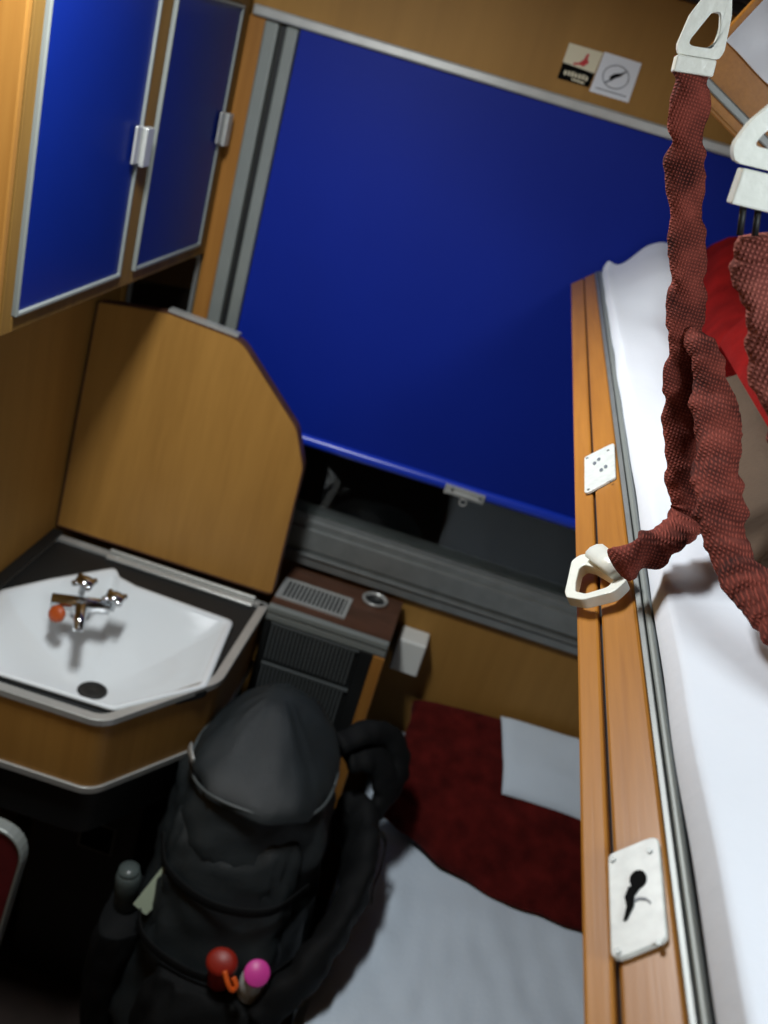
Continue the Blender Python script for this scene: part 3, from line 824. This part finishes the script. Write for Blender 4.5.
# ---------------------------------------------------------------- backpack
bp = thing('backpack', (-.13, 1.25, 0), 'big black trekking backpack standing on the floor in front of the heater', 'backpack')
def loft(name, rings, mat, par, seg=64, wr=.010, seed=0., pw=2.6, lean=0., dense=8):
    """rings: z, cx, cy, rx, ry"""
    b = bmesh.new(); V = []
    zs = [r[0] for r in rings]; n = (len(rings)-1)*dense
    CR = catmull([Vector((r[0], r[1], r[2])) for r in rings], n); RR = catmull([Vector((r[3], r[4], 0)) for r in rings], n)
    for c, r in zip(CR, RR):
        row = []
        for k in range(seg):
            a = 2*PI*k/seg; ca, sa = math.cos(a), math.sin(a)
            x = math.copysign(abs(ca)**(2/pw), ca); y = math.copysign(abs(sa)**(2/pw), sa)
            w = wr*(nz(ca*1.6+seed, c.x*9, sa*1.6)+.6*nz(ca*3, c.x*26, sa*3+seed)+.25*nz(ca*7, c.x*50, sa*7+seed))
            m_ = min(1, min(r.x, r.y)/.05)
            row.append(b.verts.new((c.y+x*max(.001, r.x+w*m_), c.z+y*max(.001, r.y+w*m_), c.x)))
        V.append(row)
    for p, q in zip(V, V[1:]):
        for k in range(seg): b.faces.new((p[k], p[(k+1) % seg], q[(k+1) % seg], q[k]))
    b.faces.new(V[0][::-1]); b.faces.new(V[-1])
    return obj(name, b, mat, par, True)
body = loft('body', [(.012, -.13, 1.20, .10, .08), (.03, -.13, 1.20, .145, .115), (.20, -.13, 1.21, .155, .125), (.40, -.135, 1.25, .150, .125), (.58, -.142, 1.29, .138, .120), (.70, -.145, 1.32, .126, .115), (.745, -.145, 1.33, .112, .10)], 'packcloth', bp, wr=.020)
lid = loft('top_lid', [(.728, -.145, 1.318, .110, .112), (.736, -.145, 1.318, .123, .127), (.758, -.146, 1.335, .116, .122), (.784, -.151, 1.372, .082, .098), (.804, -.155, 1.400, .050, .062), (.815, -.160, 1.405, .026, .028), (.817, -.160, 1.406, .004, .004)], 'packcloth', bp, wr=.014, seed=4, pw=2.3)
b = bmesh.new(); tube(b, [Vector((-.145+.1225*math.copysign(abs(math.cos(a))**(2/2.3), math.cos(a)), 1.319+.1265*math.copysign(abs(math.sin(a))**(2/2.3), math.sin(a)), .740+.004*math.sin(3*a))) for a in [2*PI*k/64 for k in range(65)]], .0028, 8)
obj('lid_piping', b, 'packpipe', lid, True)
b = bmesh.new(); tube(b, catmull([(-.266, 1.262, .768), (-.259, 1.244, .774), (-.248, 1.228, .770)], 10), .010, 8, .003, (.3, -.5, .8)); obj('lid_clip', b, 'alu', lid, True)['label'] = 'pale shiny clip on the side of the pack lid'
fp = loft('front_pocket', [(.05, -.12, 1.105, .08, .03), (.07, -.12, 1.10, .105, .05), (.22, -.115, 1.095, .110, .062), (.38, -.108, 1.10, .108, .060), (.448, -.104, 1.115, .100, .045), (.458, -.104, 1.118, .09, .03)], 'packdark', bp, wr=.016, seed=9)
loft('front_panel', [(.43, -.135, 1.150, .09, .02), (.44, -.137, 1.150, .112, .036), (.53, -.142, 1.180, .112, .040), (.63, -.145, 1.208, .108, .038), (.675, -.146, 1.226, .10, .022), (.68, -.146, 1.23, .08, .01)], 'packcloth', bp, wr=.020, seed=14)
loft('side_pocket', [(.10, -.275, 1.22, .015, .05), (.12, -.285, 1.22, .035, .075), (.28, -.300, 1.215, .042, .080), (.42, -.298, 1.215, .040, .075), (.435, -.296, 1.215, .034, .068)], 'packdark', bp, wr=.008, seed=21)
loft('side_pocket', [(.10, .020, 1.24, .008, .05), (.12, .012, 1.24, .012, .075), (.28, .014, 1.25, .014, .080), (.37, .012, 1.26, .012, .075)], 'packdark', bp, wr=.003, seed=27)
# hip belt and loose straps piled to the right, over the berth edge
def crumple(o, a, sc=22., seed=0):
    for v in o.data.vertices:
        c = v.co*sc; v.co += v.normal*a*(noise.noise(c+Vector((seed, 0, 0)))+.6*noise.noise(c*2.3+Vector((0, seed, 0))))
    return o
def ribbon(name, pts, w, t, mat, par, side=(0, .5, .8), n=50):
    b = bmesh.new(); tube(b, catmull(pts, n), w, 10, t, side); return obj(name, b, mat, par, True)
hb = bmesh.new(); tube(hb, catmull([(.000, 1.40, .56), (.030, 1.42, .605), (.052, 1.37, .600), (.062, 1.29, .575), (.050, 1.20, .550), (.020, 1.12, .52), (-.02, 1.07, .46)], 60), lambda t: .048*(.75+.35*math.sin(PI*t))+.006*nz(t*9, 2), 16, lambda t: .026+.006*nz(t*12, 5), (.25, .1, 1))
crumple(obj('hip_belt', hb, 'packdark', bp, True), .010, 20, 3)
hb = bmesh.new(); tube(hb, catmull([(-.02, 1.43, .72), (.028, 1.46, .715), (.062, 1.46, .670), (.068, 1.44, .62), (.03, 1.42, .57)], 40), lambda t: .034+.005*nz(t*9, 7), 14, .016, (.3, 1, .2))
crumple(obj('shoulder_strap', hb, 'packdark', bp, True), .008, 22, 8)
hb = bmesh.new(); tube(hb, catmull([(-.04, 1.425, .745), (.010, 1.475, .755), (.060, 1.50, .725), (.082, 1.49, .68), (.075, 1.46, .63)], 40), lambda t: .022+.005*nz(t*14, 3), 12, .013, (.6, 1, .3))
crumple(obj('shoulder_strap', hb, 'packdark', bp, True), .008, 22, 8)
ribbon('loose_strap', [(.066, 1.39, .62), (.092, 1.38, .61), (.100, 1.36, .57), (.098, 1.345, .53), (.104, 1.34, .500)], .006, .0016, 'packdark', bp, (0, 1, .3))
ribbon('loose_strap', [(.070, 1.42, .60), (.086, 1.385, .585), (.084, 1.36, .555), (.070, 1.36, .545)], .004, .002, 'packpipe', bp, (0, 1, .3))
ribbon('compression_strap', [(-.268, 1.215, .62), (-.235, 1.165, .60), (-.15, 1.137, .590), (-.06, 1.150, .600), (-.010, 1.21, .62)], .009, .0022, 'packdark', bp, (0, .1, 1))
ribbon('compression_strap', [(-.272, 1.18, .50), (-.240, 1.125, .485), (-.15, 1.098, .478), (-.05, 1.11, .485), (.005, 1.17, .50)], .009, .0022, 'packdark', bp, (0, .1, 1))
# things tucked into its pockets
bt_ = thing('bottle', (-.055, 1.105, .425), 'bottle with a bright pink round cap in the front of the backpack', 'bottle')
b = bmesh.new(); lathe(b, [(.018, .0), (.022, .004), (.022, .042), (.016, .058), (.014, .066)], (-.048, 1.110, .467), (.02, -.25, 1), 24); obj('flask', b, 'whiteplastic', bt_, True)
b = bmesh.new(); lathe(b, [(.0185, .0), (.0205, .002), (.0205, .013), (.0185, .0155), (.0005, .016)], (-.0455, 1.092, .533), (.05, -.62, .80), 28); obj('cap', b, 'pink', bt_, True)
bt2 = thing('drink_flask', (-.112, 1.105, .425), 'flask with a dull red cap and orange cord, left of the pink cap', 'bottle')
b = bmesh.new(); lathe(b, [(.016, .0), (.020, .004), (.020, .040), (.014, .052), (.012, .060)], (-.102, 1.111, .466), (0, -.2, 1), 24); obj('flask', b, 'red', bt2, True)
b = bmesh.new(); lathe(b, [(.020, .0), (.0225, .003), (.0215, .010), (.015, .015), (.0005, .016)], (-.1025, 1.096, .525), (-.1, -.55, .80), 24)
for v in b.verts: v.co.x = -.1025+(v.co.x+.1025)*1.15
obj('cap', b, 'red', bt2, True)
b = bmesh.new(); tube(b, catmull([(-.094, 1.076, .534), (-.082, 1.066, .522), (-.073, 1.064, .514), (-.069, 1.068, .522), (-.078, 1.074, .530)], 24), .0042, 8); obj('cord', b, 'orange', bt2, True)
bt3 = thing('bottle', (-.302, 1.215, .437), 'grey water bottle in the left side pocket of the backpack', 'bottle')
b = bmesh.new(); lathe(b, [(.018, 0), (.021, .004), (.022, .070), (.019, .082), (.017, .084)], (-.302, 1.215, .437), (-.06, -.1, 1), 22); obj('flask', b, 'bottle', bt3, True)
b = bmesh.new(); lathe(b, [(.0175, 0), (.0175, .008), (.001, .009)], (-.3070, 1.207, .5205), (-.06, -.1, 1), 18); obj('cap', b, 'bottle', bt3, True)
b = bmesh.new(); lp_ = [(-.272, .505), (-.246, .494), (-.218, .545), (-.206, .625), (-.226, .628)]
prism(b, lp_, lambda p: Vector((p[0]-.006, 1.160+.25*(p[1]-.5), p[1])), lambda p: Vector((p[0]-.004, 1.1635+.25*(p[1]-.5), p[1]+.001)))
lf = obj('leaflet', b, 'greenpaper'); bevel(lf, .0008); tag(lf, 'folded pale green paper tucked into the left side of the backpack', 'paper')

# ---------------------------------------------------------------- folding seat at the left wall
fs = thing('folding_seat', (-.55, 1.0, 0), 'maroon seat panel with rounded pale metal rim at the lower left corner', 'seat')
sp = round_poly([(-.695, .44), (-.430, .44), (-.406, .738), (-.695, .738)], [.01, .03, .055, .01], 8)
def sy(y): return lambda p: Vector((p[0], y+.10*(p[1]-.62), p[1]))
b = bmesh.new(); ring_prism(b, sp, inset(sp, .0058), sy(.994), sy(1.016)); bevel(obj('rim', b, 'greypaint', fs), .003)
b = bmesh.new(); prism(b, inset(sp, .0062), sy(.997), sy(1.013)); bevel(obj('cushion', b, 'maroon', fs), .003)
b = bmesh.new(); tube(b, [Vector((-.46, .988, .445)), Vector((-.45, .985, .24)), Vector((-.44, .98, .0))], .010, 12); obj('leg', b, 'darkmetal', fs, True)
b = bmesh.new(); box(b, XL+.0005, -.66, .965, .982, .40, .53); cyl(b, (-.665, .980, .438), (-.44, .980, .438), .008, 12); obj('wall_bracket', b, 'darkmetal', fs)

# ---------------------------------------------------------------- lamps
cl = thing('ceiling_lamp', (-.40, .93, ZC), 'flat ceiling lamp of the compartment', 'lamp')
b = bmesh.new(); O = [(-.49, .76), (-.31, .76), (-.31, 1.10), (-.49, 1.10)]
ring_prism(b, O, inset(O, .012), *P(ZC-.030, ZC-.0005)); obj('frame', b, 'alu', cl)
obj('diffuser', box(bmesh.new(), -.477, -.323, .773, 1.087, ZC-.020, ZC-.004), 'diffuser', cl)
def area(name, loc, sx, sy_, power, col, rot=(0, 0, 0)):
    l = bpy.data.lights.new(name, 'AREA'); l.shape = 'RECTANGLE'; l.size = sx; l.size_y = sy_; l.energy = power; l.color = col
    o = bpy.data.objects.new(name, l); COL.objects.link(o); o.location = loc; o.rotation_euler = rot; return o
area('ceiling_light', (-.40, .93, ZC-.032), .13, .28, LAMP, (.95, .98, 1.))
sp_ = bpy.data.lights.new('reading_light', 'SPOT'); sp_.energy = READ; sp_.spot_size = math.radians(92); sp_.spot_blend = .7; sp_.shadow_soft_size = .14; sp_.color = (.90, .96, 1.)
so = bpy.data.objects.new('reading_light', sp_); COL.objects.link(so); so.location = (.46, -.02, 2.09)
so.rotation_euler = (Vector((.16, .42, 1.66))-so.location).to_track_quat('-Z', 'Y').to_euler()

w = bpy.data.worlds.new('World'); SC.world = w; w.use_nodes = True
w.node_tree.nodes['Background'].inputs[0].default_value = (.02, .024, .03, 1); w.node_tree.nodes['Background'].inputs[1].default_value = .3

# ---------------------------------------------------------------- camera
cd = bpy.data.cameras.new('Camera'); cam = bpy.data.objects.new('Camera', cd); COL.objects.link(cam); SC.camera = cam
cd.sensor_fit = 'HORIZONTAL'; cd.sensor_width = 24; cd.lens = 24*985/768; cd.clip_start = .01
right = Vector((.950, .173, .262)); down = Vector((.309, -.379, -.872)); fwd = Vector((-.052, .909, -.413))
fwd.normalize(); right = (right-fwd*right.dot(fwd)).normalized(); down = fwd.cross(right)
cam.matrix_world = Matrix(((right.x, -down.x, -fwd.x, 0), (right.y, -down.y, -fwd.y, 0), (right.z, -down.z, -fwd.z, 1.85), (0, 0, 0, 1)))
cd.dof.use_dof = True; cd.dof.focus_distance = .62; cd.dof.aperture_fstop = 9

vs = SC.view_settings; SC.display_settings.display_device = 'sRGB'
vs.view_transform = 'Standard'; vs.look = 'None'; vs.gamma = 1; vs.use_curve_mapping = False; vs.exposure = 0
